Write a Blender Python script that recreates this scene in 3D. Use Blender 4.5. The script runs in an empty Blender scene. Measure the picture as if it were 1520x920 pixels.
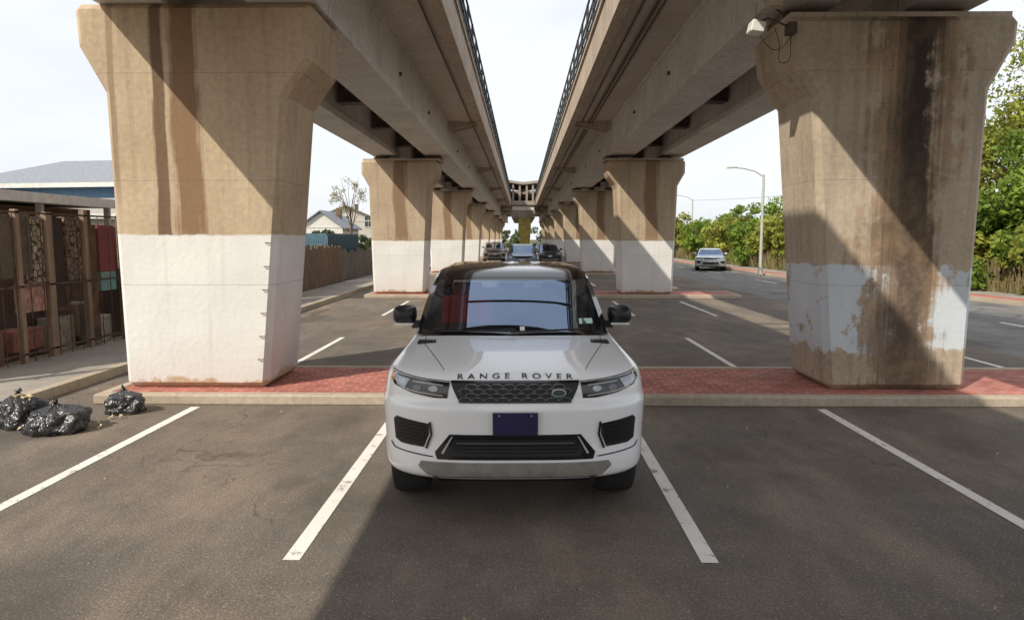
import bpy, bmesh, math, random
import numpy as np
from mathutils import Vector, Matrix
R=random.Random(7); NR=np.random.RandomState(5)
rad=math.radians
scene=bpy.context.scene
COL=scene.collection
# ------------------------------------------------------------------ materials
class NT:
    def __init__(s,name):
        s.mat=bpy.data.materials.new(name); s.mat.use_nodes=True
        s.t=s.mat.node_tree; s.n=s.t.nodes; s.l=s.t.links
        s.b=s.n['Principled BSDF']; s.out=s.n['Material Output']
        tc=s.n.new('ShaderNodeTexCoord'); s.obj=tc.outputs['Object']
    def set(s,k,v):
        i=s.b.inputs[k]
        if hasattr(v,'links'): s.l.new(v,i)
        else: i.default_value=v
    def put(s,i,v):
        if hasattr(v,'links'): s.l.new(v,i)
        elif isinstance(v,(tuple,list)) and len(v)==3 and i.type=='RGBA': i.default_value=(*v,1)
        else: i.default_value=v
    def map(s,sc,rot=(0,0,0),vec=None):
        m=s.n.new('ShaderNodeMapping'); s.l.new(vec or s.obj,m.inputs[0]); m.inputs['Scale'].default_value=sc; m.inputs['Rotation'].default_value=rot; return m.outputs[0]
    def noise(s,scale,detail=5,rough=.55,vec=None,dist=0):
        n=s.n.new('ShaderNodeTexNoise'); s.l.new(vec or s.obj,n.inputs['Vector']); n.inputs['Scale'].default_value=scale
        n.inputs['Detail'].default_value=detail; n.inputs['Roughness'].default_value=rough; n.inputs['Distortion'].default_value=dist; return n.outputs['Fac']
    def vor(s,scale,feature='F1',vec=None,out='Distance',rnd=1):
        n=s.n.new('ShaderNodeTexVoronoi'); n.feature=feature; s.l.new(vec or s.obj,n.inputs['Vector']); n.inputs['Scale'].default_value=scale; n.inputs['Randomness'].default_value=rnd; return n.outputs[out]
    def m(s,op,a,b=0,c=None,clamp=False):
        n=s.n.new('ShaderNodeMath'); n.operation=op; n.use_clamp=clamp; s.put(n.inputs[0],a); s.put(n.inputs[1],b)
        if c is not None: s.put(n.inputs[2],c)
        return n.outputs[0]
    def rng(s,v,a,b,c=0,d=1):
        n=s.n.new('ShaderNodeMapRange'); s.put(n.inputs[0],v); n.inputs[1].default_value=a; n.inputs[2].default_value=b; n.inputs[3].default_value=c; n.inputs[4].default_value=d; return n.outputs[0]
    def mix(s,f,a,b,mode='MIX'):
        n=s.n.new('ShaderNodeMix'); n.data_type='RGBA'; n.blend_type=mode; s.put(n.inputs[0],f); s.put(n.inputs[6],a); s.put(n.inputs[7],b); return n.outputs[2]
    def xyz(s):
        n=s.n.new('ShaderNodeSeparateXYZ'); s.l.new(s.obj,n.inputs[0]); return n.outputs
    def bump(s,h,st=.3,d=.02):
        n=s.n.new('ShaderNodeBump'); n.inputs['Strength'].default_value=st; n.inputs['Distance'].default_value=d; s.put(n.inputs['Height'],h); s.l.new(n.outputs[0],s.b.inputs['Normal'])
def simple(name,c,rough=.6,metal=0,var=.12,scale=6,coat=0,bump=0,spec=.5):
    s=NT(name); n=s.noise(scale,4)
    s.set('Base Color',s.mix(s.rng(n,.3,.7),tuple(x*(1-var) for x in c),tuple(min(1,x*(1+var)) for x in c)))
    s.set('Roughness',rough); s.set('Metallic',metal); s.b.inputs['Coat Weight'].default_value=coat; s.b.inputs['Coat Roughness'].default_value=.03
    s.b.inputs['Specular IOR Level'].default_value=spec
    if bump: s.bump(n,bump,.02)
    return s.mat
def concrete(name,c1,c2,streak=.45,white=None,white_lo=-1,stains=(),over=False,joint=None,wcol=(.80,.79,.76),patchy=False):
    s=NT(name); X,Y,Z=s.xyz()
    n1=s.noise(.9,8,.6); n2=s.noise(14,6,.6); col=s.mix(s.rng(n1,.32,.68),c1,c2)
    col=s.mix(1,col,s.mix(s.rng(n2,.3,.7),(.84,.84,.84),(1.1,1.1,1.1)),'MULTIPLY')
    sv=s.map((5,5,.22)); st=s.noise(1.6,6,.65,vec=sv)
    col=s.mix(s.rng(st,.5,.8,0,streak),col,tuple(x*.35 for x in c1))
    def stain(col):
        sv2=s.map((9,9,.3)); sn=s.noise(1.1,6,.65,vec=sv2); wob=s.noise(1.1,5,.6); pn=s.noise(1.9,9,.72)
        for (x0,hw,z0,z1,sc,stg) in stains:
            xx=s.m('ADD',s.m('SUBTRACT',X,x0),s.m('MULTIPLY',s.m('SUBTRACT',wob,.5),hw*(1.2 if not patchy else 2.0)))
            g=s.m('SUBTRACT',1,s.m('DIVIDE',s.m('ABSOLUTE',xx),hw))
            g=s.m('ADD',g,s.m('MULTIPLY',s.m('SUBTRACT',sn,.5),1.6))
            if patchy: g=s.m('ADD',g,s.m('MULTIPLY',s.m('SUBTRACT',pn,.5),2.6))
            g=s.rng(g,.12,.40 if not patchy else .45)
            g=s.m('MULTIPLY',g,s.rng(s.m('ADD',Z,s.m('MULTIPLY',wob,.5)),z0,z1))
            g=s.m('MULTIPLY',g,stg,clamp=True)
            if patchy: sc2=s.mix(s.rng(pn,.46,.62),sc,tuple(min(1,x*2.3) for x in sc))
            else: sc2=sc
            col=s.mix(g,col,sc2)
        return col
    if stains and not over: col=stain(col)
    if white is not None:
        wn=s.noise(3,5,.6); 
        zz=s.m('ADD',Z,s.m('MULTIPLY',s.m('SUBTRACT',wn,.5),.10 if not patchy else .16))
        f=s.rng(zz,white-.012,white+.012,1,0)
        f=s.m('MULTIPLY',f,s.rng(s.m('ADD',Z,s.m('MULTIPLY',s.m('SUBTRACT',wn,.5),.5)),white_lo-.02,white_lo+.02))
        chip=s.rng(s.noise(5,8,.7),.66,.70,1,0) if not patchy else s.rng(s.noise(1.6,8,.65),.56,.59,1,0)
        f=s.m('MULTIPLY',f,chip)
        wc=s.mix(s.rng(n1,.35,.65),wcol,tuple(x*.86 for x in wcol))
        wc=s.mix(s.rng(st,.55,.8,0,.22),wc,(.3,.25,.2))
        wc=s.mix(s.rng(Z,.0,.7,.3,0),wc,(.3,.26,.21))
        col=s.mix(f,col,wc)
    if stains and over: col=stain(col)
    if joint:
        fr=s.m('FRACT',s.m('DIVIDE',s.m('ADD',Y if joint[0]=='y' else Z,100.3),joint[1]))
        col=s.mix(s.m('MULTIPLY',s.m('LESS_THAN',fr,joint[2]),.5),col,tuple(x*.25 for x in c1))
    s.set('Base Color',col); s.set('Roughness',.88); s.bump(s.m('ADD',n2,s.m('MULTIPLY',n1,.6)),.35,.02)
    return s.mat
def asphalt(name,c,warm=(.21,.165,.125),crack=True):
    s=NT(name); big=s.noise(.35,6,.6); mid=s.noise(2.2,7,.65); fine=s.noise(60,3,.7); sp=s.vor(60,out='Color')
    col=s.mix(s.rng(big,.35,.65),c,warm)
    col=s.mix(s.rng(mid,.35,.7,0,.55),col,tuple(x*.55 for x in c))
    wide=s.noise(.9,8,.7,vec=s.map((1,.35,1))); col=s.mix(s.rng(wide,.48,.66,0,.6),col,tuple(min(1,x*1.5) for x in warm))
    col=s.mix(1,col,s.mix(s.rng(fine,.3,.7),(.55,.55,.55),(1.45,1.45,1.45)),'MULTIPLY')
    sx=s.n.new('ShaderNodeSeparateXYZ'); s.l.new(sp,sx.inputs[0])
    d=s.vor(60); spf=s.m('MULTIPLY',s.m('GREATER_THAN',sx.outputs[0],.80),s.rng(d,.15,.40,1,0))
    col=s.mix(s.m('MULTIPLY',spf,.5),col,(.55,.50,.44))
    if crack:
        dv=s.n.new('ShaderNodeVectorMath'); dv.operation='MULTIPLY_ADD'
        nn=s.n.new('ShaderNodeTexNoise'); s.l.new(s.obj,nn.inputs[0]); nn.inputs['Scale'].default_value=1.3; nn.inputs['Detail'].default_value=7
        s.l.new(nn.outputs['Color'],dv.inputs[0]); dv.inputs[1].default_value=(1.6,1.6,0); s.l.new(s.obj,dv.inputs[2])
        e=s.vor(.22,'DISTANCE_TO_EDGE',vec=dv.outputs[0])
        cr=s.m('MULTIPLY',s.rng(e,.0,.004,1,0),s.rng(s.noise(.5,3),.48,.6))
        col=s.mix(s.m('MULTIPLY',cr,.6),col,(.04,.034,.03))
        oil=s.rng(s.noise(.8,4,.5,vec=s.map((1,.6,1))),.56,.70,0,.55)
        col=s.mix(oil,col,(.065,.055,.047))
    s.set('Base Color',col); s.set('Roughness',s.rng(fine,.3,.7,.75,.95)); s.b.inputs['Specular IOR Level'].default_value=.35; s.bump(s.m('ADD',fine,s.m('MULTIPLY',mid,.5)),.55,.014)
    return s.mat
def brickmat(name,c1,c2,mort,scale=1,bw=.22,bh=.11,vec_rot=(0,0,0),off=.5,bump=.5,ms=.007):
    s=NT(name); b=s.n.new('ShaderNodeTexBrick'); v=s.map((1,1,1),vec_rot); s.l.new(v,b.inputs['Vector'])
    b.inputs['Color1'].default_value=(*c1,1); b.inputs['Color2'].default_value=(*c2,1); b.inputs['Mortar'].default_value=(*mort,1)
    b.inputs['Scale'].default_value=scale; b.inputs['Brick Width'].default_value=bw; b.inputs['Row Height'].default_value=bh; b.inputs['Mortar Size'].default_value=ms; b.offset=off
    n=s.noise(3,6,.6); col=s.mix(1,b.outputs['Color'],s.mix(s.rng(n,.3,.7),(.7,.7,.7),(1.2,1.2,1.2)),'MULTIPLY')
    col=s.mix(s.rng(s.noise(1.1,7,.7),.52,.75,0,.5),col,mort)
    s.set('Base Color',col); s.set('Roughness',.85); s.bump(b.outputs['Fac'],-bump,.01); return s.mat
def leafmat(name,dark,light,sc=.7):
    s=NT(name); n=s.noise(sc,3,.6); n2=s.noise(9,2); col=s.mix(s.rng(n,.38,.64),dark,light)
    col=s.mix(s.rng(n2,.4,.7,0,.45),col,tuple(min(1,x*1.5) for x in light))
    s.set('Base Color',col); s.set('Roughness',.6); s.b.inputs['Specular IOR Level'].default_value=.25
    tr=s.n.new('ShaderNodeBsdfTranslucent'); s.l.new(col,tr.inputs[0]); mx=s.n.new('ShaderNodeMixShader'); mx.inputs[0].default_value=.35
    s.l.new(s.b.outputs[0],mx.inputs[1]); s.l.new(tr.outputs[0],mx.inputs[2]); s.l.new(mx.outputs[0],s.out.inputs[0]); return s.mat
def glassmat(name,tint,base_ref,refcol=(.8,.88,1)):
    s=NT(name); s.n.remove(s.b); tr=s.n.new('ShaderNodeBsdfTransparent'); tr.inputs[0].default_value=(*tint,1)
    gl=s.n.new('ShaderNodeBsdfGlossy'); gl.inputs['Roughness'].default_value=.015; gl.inputs[0].default_value=(*refcol,1)
    fr=s.n.new('ShaderNodeFresnel'); fr.inputs[0].default_value=1.5; f=s.m('ADD',fr.outputs[0],base_ref,clamp=True)
    mx=s.n.new('ShaderNodeMixShader'); s.l.new(f,mx.inputs[0]); s.l.new(tr.outputs[0],mx.inputs[1]); s.l.new(gl.outputs[0],mx.inputs[2]); s.l.new(mx.outputs[0],s.out.inputs[0]); return s.mat
def woodmat(name,c,rot=(0,0,0)):
    s=NT(name); v=s.map((6,6,.6)); n=s.noise(2,6,.6,vec=v); b=s.noise(.9,3); col=s.mix(s.rng(n,.3,.7),tuple(x*.55 for x in c),tuple(x*1.25 for x in c)); col=s.mix(s.rng(b,.4,.7,0,.55),col,tuple(x*.5 for x in c))
    s.set('Base Color',col); s.set('Roughness',.85); s.bump(n,.4,.01); return s.mat
def stonepanel(name,c,d,scale):
    s=NT(name); e=s.vor(scale,'DISTANCE_TO_EDGE'); cc=s.vor(scale,out='Color'); x=s.n.new('ShaderNodeSeparateXYZ'); s.l.new(cc,x.inputs[0])
    col=s.mix(x.outputs[0],tuple(v*.6 for v in c),c); s.set('Base Color',s.mix(s.rng(e,.04,.09),d,col)); s.set('Roughness',.8); s.bump(e,.5,.02); return s.mat
# ------------------------------------------------------------------ mesh helpers
class MB:
    def __init__(s): s.v=[]; s.f=[]; s.mi=[]
    def add(s,vs,fs,m=0):
        o=len(s.v); s.v+= [tuple(v) for v in vs]; s.f+=[tuple(i+o for i in f) for f in fs]; s.mi+=[m]*len(fs)
    def box(s,x0,x1,y0,y1,z0,z1,m=0,rz=0):
        vs=[(x0,y0,z0),(x1,y0,z0),(x1,y1,z0),(x0,y1,z0),(x0,y0,z1),(x1,y0,z1),(x1,y1,z1),(x0,y1,z1)]
        if rz:
            cx,cy=(x0+x1)/2,(y0+y1)/2; c,sn=math.cos(rz),math.sin(rz); vs=[(cx+(x-cx)*c-(y-cy)*sn,cy+(x-cx)*sn+(y-cy)*c,z) for x,y,z in vs]
        s.add(vs,[(0,3,2,1),(4,5,6,7),(0,1,5,4),(1,2,6,5),(2,3,7,6),(3,0,4,7)],m)
    def cyl(s,p0,p1,r0,r1=None,n=8,m=0,cap=True):
        r1=r0 if r1 is None else r1; p0=Vector(p0); p1=Vector(p1); d=(p1-p0).normalized(); a=d.orthogonal().normalized(); b=d.cross(a)
        vs=[p0+(a*math.cos(2*math.pi*i/n)+b*math.sin(2*math.pi*i/n))*r0 for i in range(n)]+[p1+(a*math.cos(2*math.pi*i/n)+b*math.sin(2*math.pi*i/n))*r1 for i in range(n)]
        fs=[(i,(i+1)%n,n+(i+1)%n,n+i) for i in range(n)]
        if cap: fs+=[tuple(range(n))[::-1],tuple(range(n,2*n))]
        s.add(vs,fs,m)
    def tube(s,pts,r,n=6,m=0):
        for a,b in zip(pts[:-1],pts[1:]): s.cyl(a,b,r,r,n,m)
    def prism_y(s,poly,y0,y1,m=0):
        n=len(poly); vs=[(x,y0,z) for x,z in poly]+[(x,y1,z) for x,z in poly]
        s.add(vs,[tuple(range(n)),tuple(range(2*n-1,n-1,-1))]+[(i,n+i,n+(i+1)%n,(i+1)%n) for i in range(n)],m)
    def lathe_x(s,prof,cx,cy,cz,n=32,m=0):
        k=len(prof); vs=[]
        for i in range(n):
            a=2*math.pi*i/n
            for x,r in prof: vs.append((cx+x,cy+r*math.cos(a),cz+r*math.sin(a)))
        fs=[(i*k+j,i*k+j+1,((i+1)%n)*k+j+1,((i+1)%n)*k+j) for i in range(n) for j in range(k-1)]
        s.add(vs,fs,m)
    def obj(s,name,mats,parent=None,loc=(0,0,0),smooth=None,bevel=0,fix=True,seg=1):
        me=bpy.data.meshes.new(name); me.from_pydata(s.v,[],s.f)
        if not isinstance(mats,(list,tuple)): mats=[mats]
        for m in mats: me.materials.append(m)
        me.polygons.foreach_set('material_index',s.mi)
        if fix:
            bm=bmesh.new(); bm.from_mesh(me); bmesh.ops.recalc_face_normals(bm,faces=bm.faces); bm.to_mesh(me); bm.free()
        if smooth is not None:
            me.polygons.foreach_set('use_smooth',[True]*len(me.polygons)); me.set_sharp_from_angle(angle=rad(smooth))
        o=bpy.data.objects.new(name,me); COL.objects.link(o); o.location=loc
        if parent: o.parent=parent
        if bevel:
            b=o.modifiers.new('b','BEVEL'); b.width=bevel; b.segments=seg; b.limit_method='ANGLE'; b.angle_limit=rad(35)
        return o
def root(name,label,cat,loc=(0,0,0),rz=0,group=None):
    o=bpy.data.objects.new(name,None); COL.objects.link(o); o.location=loc; o.rotation_euler=(0,0,rz); o.empty_display_size=.3
    o['label']=label; o['category']=cat
    if group: o['group']=group
    return o
def tag(o,label,cat,group=None):
    o['label']=label; o['category']=cat
    if group: o['group']=group
    return o
def struct(o,label=None):
    o['kind']='structure'
    if label: o['label']=label
    return o
def share(name,me,parent,loc=(0,0,0)):
    o=bpy.data.objects.new(name,me); COL.objects.link(o); o.parent=parent; o.location=loc; return o
def sheet(name,poly,z,mat,label):
    b=MB(); b.add([(x,y,z) for x,y in poly],[tuple(range(len(poly)))]); o=b.obj(name,mat); return struct(o,label)
# ------------------------------------------------------------------ base materials
M_conc=concrete('pillar_concrete',(.47,.355,.235),(.58,.46,.32),.4,white=1.98,white_lo=.1,stains=[(.02,.24,2.0,2.3,(.20,.10,.045),.8),(-.32,.11,2.0,2.2,(.10,.045,.02),.8),(-.9,.06,2.4,3.0,(.2,.12,.07),.5)],joint=('z',1.32,.005))
M_conc_r=concrete('damp_pillar_concrete',(.40,.32,.23),(.56,.47,.36),.5,white=1.60,white_lo=.48,stains=[(.0,.66,-.6,.1,(.20,.135,.085),.9),(.06,.36,.0,.9,(.075,.05,.032),.8),(.10,.22,2.2,3.4,(.03,.02,.013),.85)],over=True,joint=('z',1.32,.005),patchy=True,wcol=(.66,.71,.75))
M_conc_f=concrete('stained_pillar_concrete',(.42,.32,.22),(.54,.43,.30),.45,white=1.86,white_lo=.1,stains=[(.1,.30,1.9,2.3,(.20,.11,.055),.75)],joint=('z',1.32,.005))
M_gird=concrete('girder_concrete',(.60,.57,.53),(.76,.73,.68),.45,joint=('y',3.9,.005))
M_deck=concrete('deck_concrete',(.54,.48,.41),(.66,.60,.53),.3,joint=('y',3.1,.007))
M_edge=concrete('edge_concrete',(.44,.36,.28),(.58,.49,.40),.7,joint=('y',3.1,.012))
M_far=concrete('weathered_station_concrete',(.26,.22,.18),(.38,.33,.27),.6)
M_kerb=concrete('kerb_concrete',(.40,.33,.25),(.54,.46,.36),.3,joint=('y',1.5,.008))
M_walk=concrete('sidewalk_concrete',(.30,.27,.235),(.40,.37,.32),.1,joint=('y',1.5,.012))
M_steel=simple('dark_steel',(.10,.078,.06),.7,.2,.3)
M_rust=simple('rusty_steel',(.16,.09,.055),.8,.1,.5,4)
M_rail=simple('railing_paint',(.035,.04,.045),.6,.2)
M_asph=asphalt('lot_asphalt',(.16,.142,.124))
M_road=asphalt('road_asphalt',(.20,.195,.187),(.215,.205,.19))
M_brick=brickmat('paver_brick',(.50,.155,.115),(.36,.10,.075),(.50,.30,.245),1,.24,.12,ms=.010)
M_grass=leafmat('ground_cover',(.07,.075,.04),(.17,.14,.08),.3)
s=NT('worn_line_paint'); n=s.noise(9,8,.7); s.set('Base Color',s.mix(s.rng(n,.56,.64,0,.8),s.mix(s.rng(s.noise(1.5,3),.3,.7),(.76,.72,.66),(.88,.85,.80)),(.18,.155,.13))); s.set('Roughness',.8); s.bump(s.noise(70,3,.7),.4,.01); M_line=s.mat
M_black=simple('black_plastic',(.014,.014,.015),.45,0,.3)
M_gloss=simple('gloss_black',(.008,.008,.009),.12,0,.1,coat=.6)
M_mirror=simple('mirror_black',(.012,.012,.013),.35,0,.1)
M_silver=simple('satin_silver',(.50,.48,.45),.4,.3,.12)
M_skid=simple('skid_grey',(.30,.285,.26),.45,.2,.25,8)
M_white=simple('white_car_paint',(.93,.94,.95),.3,0,.01,coat=.9)
M_rub=simple('tyre_rubber',(.022,.022,.022),.85,0,.3)
M_red=simple('red_leather',(.95,.05,.04),.5,0,.15)
M_glass=glassmat('windscreen_glass',(.85,.85,.85),.30,(.46,.60,.86))
M_rearg=glassmat('rear_glass',(.6,.6,.62),.05)
M_sideg=glassmat('tinted_glass',(.40,.41,.43),.06)
M_lens=simple('headlamp_lens',(.34,.36,.39),.08,.2,.5,18,coat=1)
M_lensd=simple('headlamp_projector',(.06,.065,.08),.05,.4,.3,18,coat=1)
M_amber=simple('amber_marker',(.70,.28,.08),.2,0,.2,coat=.5)
M_plate=simple('navy_plate',(.025,.022,.08),.35,0,.2,coat=.4)
M_wood=woodmat('weathered_wood',(.30,.20,.14)); M_wood2=woodmat('brown_wood',(.36,.25,.18)); M_wood3=woodmat('grey_wood',(.25,.22,.19))
M_gwhite=simple('white_siding',(.66,.65,.61),.7); M_winglass=simple('window_pane',(.07,.09,.12),.12,0,.3)
# ------------------------------------------------------------------ ground
sheet('ground',[(-900,-300),(900,-300),(900,1500),(-900,1500)],-.012,M_grass,'wide dull grass and dirt ground beyond the streets')
sheet('parking_lot',[(-6.1,-14),(8.6,-14),(8.6,140),(-6.1,140)],0,M_asph,'worn cracked asphalt parking lot under the viaducts')
KL=[(16.6,-14),(16.0,5),(15.4,21),(13.7,36),(13.2,60),(12.4,140)]
sheet('road',[(8.6,-14)]+KL+[(8.6,140)],0,M_road,'grey asphalt street beside the viaduct')
def strip(name,line,o0,o1,z0,z1,mat,label):
    b=MB(); 
    for (xa,ya),(xb,yb) in zip(line[:-1],line[1:]):
        b.add([(xa+o0,ya,z0),(xa+o1,ya,z0),(xb+o1,yb,z0),(xb+o0,yb,z0),(xa+o0,ya,z1),(xa+o1,ya,z1),(xb+o1,yb,z1),(xb+o0,yb,z1)],[(4,5,6,7),(0,3,7,4),(1,5,6,2)])
    return struct(b.obj(name,mat),label)
strip('kerb',KL,0,.16,-.01,.13,M_kerb,'pale concrete kerb of the street')
strip('pavement',KL,.16,1.0,-.01,.122,M_brick,'red brick edge of the sidewalk')
strip('sidewalk',KL,1.0,2.3,-.01,.126,M_walk,'concrete sidewalk by the hedge fence')
LL=[(-6.1,-14),(-6.1,12),(-6.35,30),(-6.6,140)]
strip('kerb',LL,-.16,0,-.01,.13,M_kerb,'worn concrete kerb beside the houses')
strip('sidewalk',LL,-1.75,-.16,-.01,.124,M_walk,'narrow concrete sidewalk beside the fences')
BENT=[8.75+15.4*i for i in range(8)]
for i,y in enumerate(BENT):
    y0,y1=y-.42,y+1.6; x0,x1=(-5.35,8.2) if i==0 else (-5.5,7.6)
    b=MB(); w=.16
    b.box(x0,x1,y0,y0+w,-.01,.125); b.box(x0,x1,y1-w,y1,-.01,.125); b.box(x0,x0+w,y0+w,y1-w,-.01,.125); b.box(x1-w,x1,y0+w,y1-w,-.01,.125)
    struct(b.obj('kerb',M_kerb,bevel=.02),'concrete kerb around the brick median')
    b=MB(); b.box(x0+w,x1-w,y0+w,y1-w,-.01,.118); struct(b.obj('brick_median',M_brick),'worn red brick paving between the pillars')
def line(x,y0,y1,w=.11): sheet('parking_line',[(x-w/2,y0),(x+w/2,y0),(x+w/2,y1),(x-w/2,y1)],.004,M_line,'worn white painted parking stall line')
for x in (-4.0,-1.48,1.2,3.62,6.1): line(x,4.2,8.2)
for x in (-3.75,-1.2,1.1,3.42,5.6,7.7): line(x,10.6,14.2,.1)
for x in (-3.75,-1.2,1.0,3.0,5.2): line(x,18.3,22.6,.1)
for y in (30,45,60):
    for x in (-3.75,3.2,5.4): line(x,y,y+4)
for y in range(14,110,9): line(11.8,y,y+3,.12)
# ------------------------------------------------------------------ pillars
def pillar(cx,y,s,mat,label,near):
    r=root('viaduct_pillar',label,'pillar',(cx,y,.12),group='pillars carrying the twin viaducts')
    top=4.83 if near and s>0 else 4.64; k=.95 if near and s<0 else 1
    poly=[(-.94,0),(.92,0),(1.28,3.70),(1.60,4.14),(1.66,top),(-1.34,top),(-1.32,4.33),(-1.01,3.76)]
    if not near: poly=[(-.9,0),(.9,0),(1.10,3.75),(1.42,4.15),(1.42,top),(-1.25,top),(-1.25,4.20),(-1.0,3.75)]
    poly=[(x*s*k,z) for x,z in poly]
    b=MB(); b.prism_y(poly,0,1.25); b.obj('shaft',mat,r,bevel=.075)
    if not (near and s>0):
        b=MB(); b.box(-1.2 if s>0 else -1.5,1.5 if s>0 else 1.2,.08,1.17,4.64,4.70); b.obj('capstone',M_edge,r)
        for bx in (s*1.25,s*-.62):
            b=MB(); b.box(bx-.25,bx+.25,.35,.9,4.70,4.78); b.box(bx-.18,bx+.18,.42,.83,4.78,4.835); b.obj('bearing',M_rust,r)
    if near and s>0:
        me=None
        for q in range(6):
            z=.38+q*.30; x=.80+z*.100
            if me is None:
                b=MB(); b.tube([(-.02,.0,0),(-.02,-.025,0),(.035,-.025,0),(.035,0,0)],.006,6); me=b.obj('rung',M_rust,r,loc=(x,0,z)).data
            else: share('rung',me,r,(x,0,z))
    return r
for i,y in enumerate(BENT):
    pillar(-4.23 if i==0 else -4.35,y,1,M_conc if i==0 else M_conc_f,'tan concrete pillar with white painted base and rungs' if i==0 else 'tan flared concrete pillar with white painted base',i==0)
    pillar(4.80 if i==0 else 4.38,y,-1,M_conc_r if i==0 else M_conc_f,'flared concrete pillar with dark peeling water stains' if i==0 else 'tan flared concrete pillar with white painted base',i==0)
# ------------------------------------------------------------------ viaducts
Y0,Y1=-24,128
def viaduct(xi,xo,g1,g2,s,label):
    r=root('viaduct',label,'elevated railway',(0,0,0),group='twin elevated railway viaducts')
    X=lambda a,b:(min(a,b),max(a,b))
    b=MB(); x0,x1=X(xi,xo); b.box(x0+.12,x1-.12,Y0,Y1,6.1,6.38); b.obj('deck',M_deck,r)
    for e,sg in ((xi,s),(xo,-s)):
        b=MB(); a,c=X(e,e-sg*.22); b.box(a,c,Y0,Y1,6.0,6.72); a,c=X(e+sg*.05,e-sg*.27); b.box(a,c,Y0,Y1,6.72,6.80); b.obj('parapet',M_edge,r)
        b=MB(); xx=e-sg*.05
        y=Y0+.5
        while y<Y1: b.box(xx-.03,xx+.03,y-.03,y+.03,6.80,8.0); y+=1.55
        for z in (6.92,7.14,7.36,7.58,7.95): b.box(xx-.022,xx+.022,Y0,Y1,z,z+.055)
        b.obj('railing',M_rail,r)
    if s>0:
        b=MB(); b.box(-2.48,-2.40,Y0,Y1,6.38,9.75); b.obj('sun_blocker',M_edge,r)  # unseen wall, added to narrow the sun streak on the right pillar
    segs=[Y0]+[y+.62 for y in BENT]+[Y1]
    for g in (g1,g2):
        b=MB(); a,c=g
        for ya,yb in zip(segs[:-1],segs[1:]):
            b.box(a,c,ya+.02,yb-.02,5.12,6.098); b.box(a-.07,c+.07,ya+.02,yb-.02,4.955,5.12)
            b.box(a-.05,c+.05,ya+.02,yb-.02,6.0,6.097)
        b.obj('girder',M_gird,r)
    ga,gb=sorted((g1,g2)); me=None
    y=BENT[0]-15.4*2+.62
    while y<Y1-1:
        if me is None:
            b=MB(); b.box(ga[1]+.05,gb[0]-.05,-.11,.11,5.35,5.98); b.box(ga[1]+.05,gb[0]-.05,-.2,.2,5.31,5.35); me=b.obj('cross_beam',M_steel,r,loc=(0,y,0)).data
        else: share('cross_beam',me,r,(0,y,0))
        y+=3.85
    me=None; inn=g1 
    for yb in BENT:
        for dy in (.25,.9):
            a=inn[1] if s>0 else inn[0]; e=xi-s*.24
            if me is None:
                b=MB(); b.prism_y([(a+s*.08,6.098),(a+s*.08,5.8),(e,6.03),(e,6.098)],0,.09); me=b.obj('bracket',M_edge,r,loc=(0,yb+dy,0)).data
            else: share('bracket',me,r,(0,yb+dy,0))
    return r
VL=viaduct(-1.35,-5.95,(-3.35,-2.62),(-5.2,-4.5),1,'concrete rail viaduct with black railing beside houses')
VR=viaduct(1.62,7.0,(3.12,3.85),(4.95,5.65),-1,'concrete rail viaduct with conduits beside the street')
for x,z,rr in ((2.05,6.04,.022),(2.3,6.04,.03),(2.42,6.05,.018)):
    b=MB(); b.cyl((x,Y0,z),(x,100,z),rr,rr,6); b.obj('conduit',M_steel,VR)
b=MB(); b.cyl((-1.75,Y0,6.04),(-1.75,100,6.04),.02,.02,6); b.obj('conduit',M_steel,VL)
for (x,s) in ((-2.62,1),(3.12,-1)):
    for y in (15,19.5,28,34,44):
        b=MB(); b.box(x-.002 if s>0 else x-.05,x+.05 if s>0 else x+.002,y,y+.07,5.5,5.57); b.obj('drain_outlet',M_steel,VL if s>0 else VR)
for y in (7.6,8.6,10.2,11.2):
    b=MB(); b.box(-1.28,1.55,y-.05,y+.05,6.50,6.60); tag(b.obj('reflection_beam',M_steel),'dark beam added between the decks to band the windscreen reflection','beam','beams added for the windscreen reflection')  # unseen beams, added to put dark bands into the windscreen reflection
# station structure
r=root('station_bridge','dark layered concrete station bridging between the two viaducts','station',(0,84,0))
b=MB(); b.box(-1.28,1.55,0,30,4.6,5.5); b.obj('platform',M_far,r)
b=MB(); b.box(-1.28,1.55,-.3,.4,6.1,6.6); b.obj('cross_beam',M_far,r)
b=MB(); b.prism_y([(-3.6,9.1),(0.1,8.55),(3.9,9.0),(3.9,9.3),(.1,8.85),(-3.6,9.4)],0,12); b.obj('roof',M_far,r)
b=MB(); b.prism_y([(-3.2,7.8),(0.1,7.45),(3.4,7.8),(3.4,8.05),(.1,7.7),(-3.2,8.05)],.5,10); b.obj('canopy',M_far,r)
for x in (-1.1,-.3,.55,1.3):
    b=MB(); b.box(x-.12,x+.12,.2,.5,5.5,8.6); b.obj('column',M_far,r)
b=MB(); b.box(-1.2,1.45,-.06,0,5.5,6.0); b.obj('railing',M_gird,r)
b=MB(); b.box(-1.2,1.45,9,9.2,5.5,8.4); b.obj('rear_wall',M_steel,r)
b=MB(); b.box(-.5,.5,-.4,.4,0,.3); b.prism_y([(-.5,.3),(.5,.3),(.75,3.2),(.75,4.55),(-.75,4.55),(-.75,3.2)],-.4,.4)
tag(b.obj('bridge_pier',simple('yellow_paint',(.36,.28,.07),.8,0,.45,2),loc=(.3,83.5,0)),'yellow painted pier under the elevated station','pier')
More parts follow.
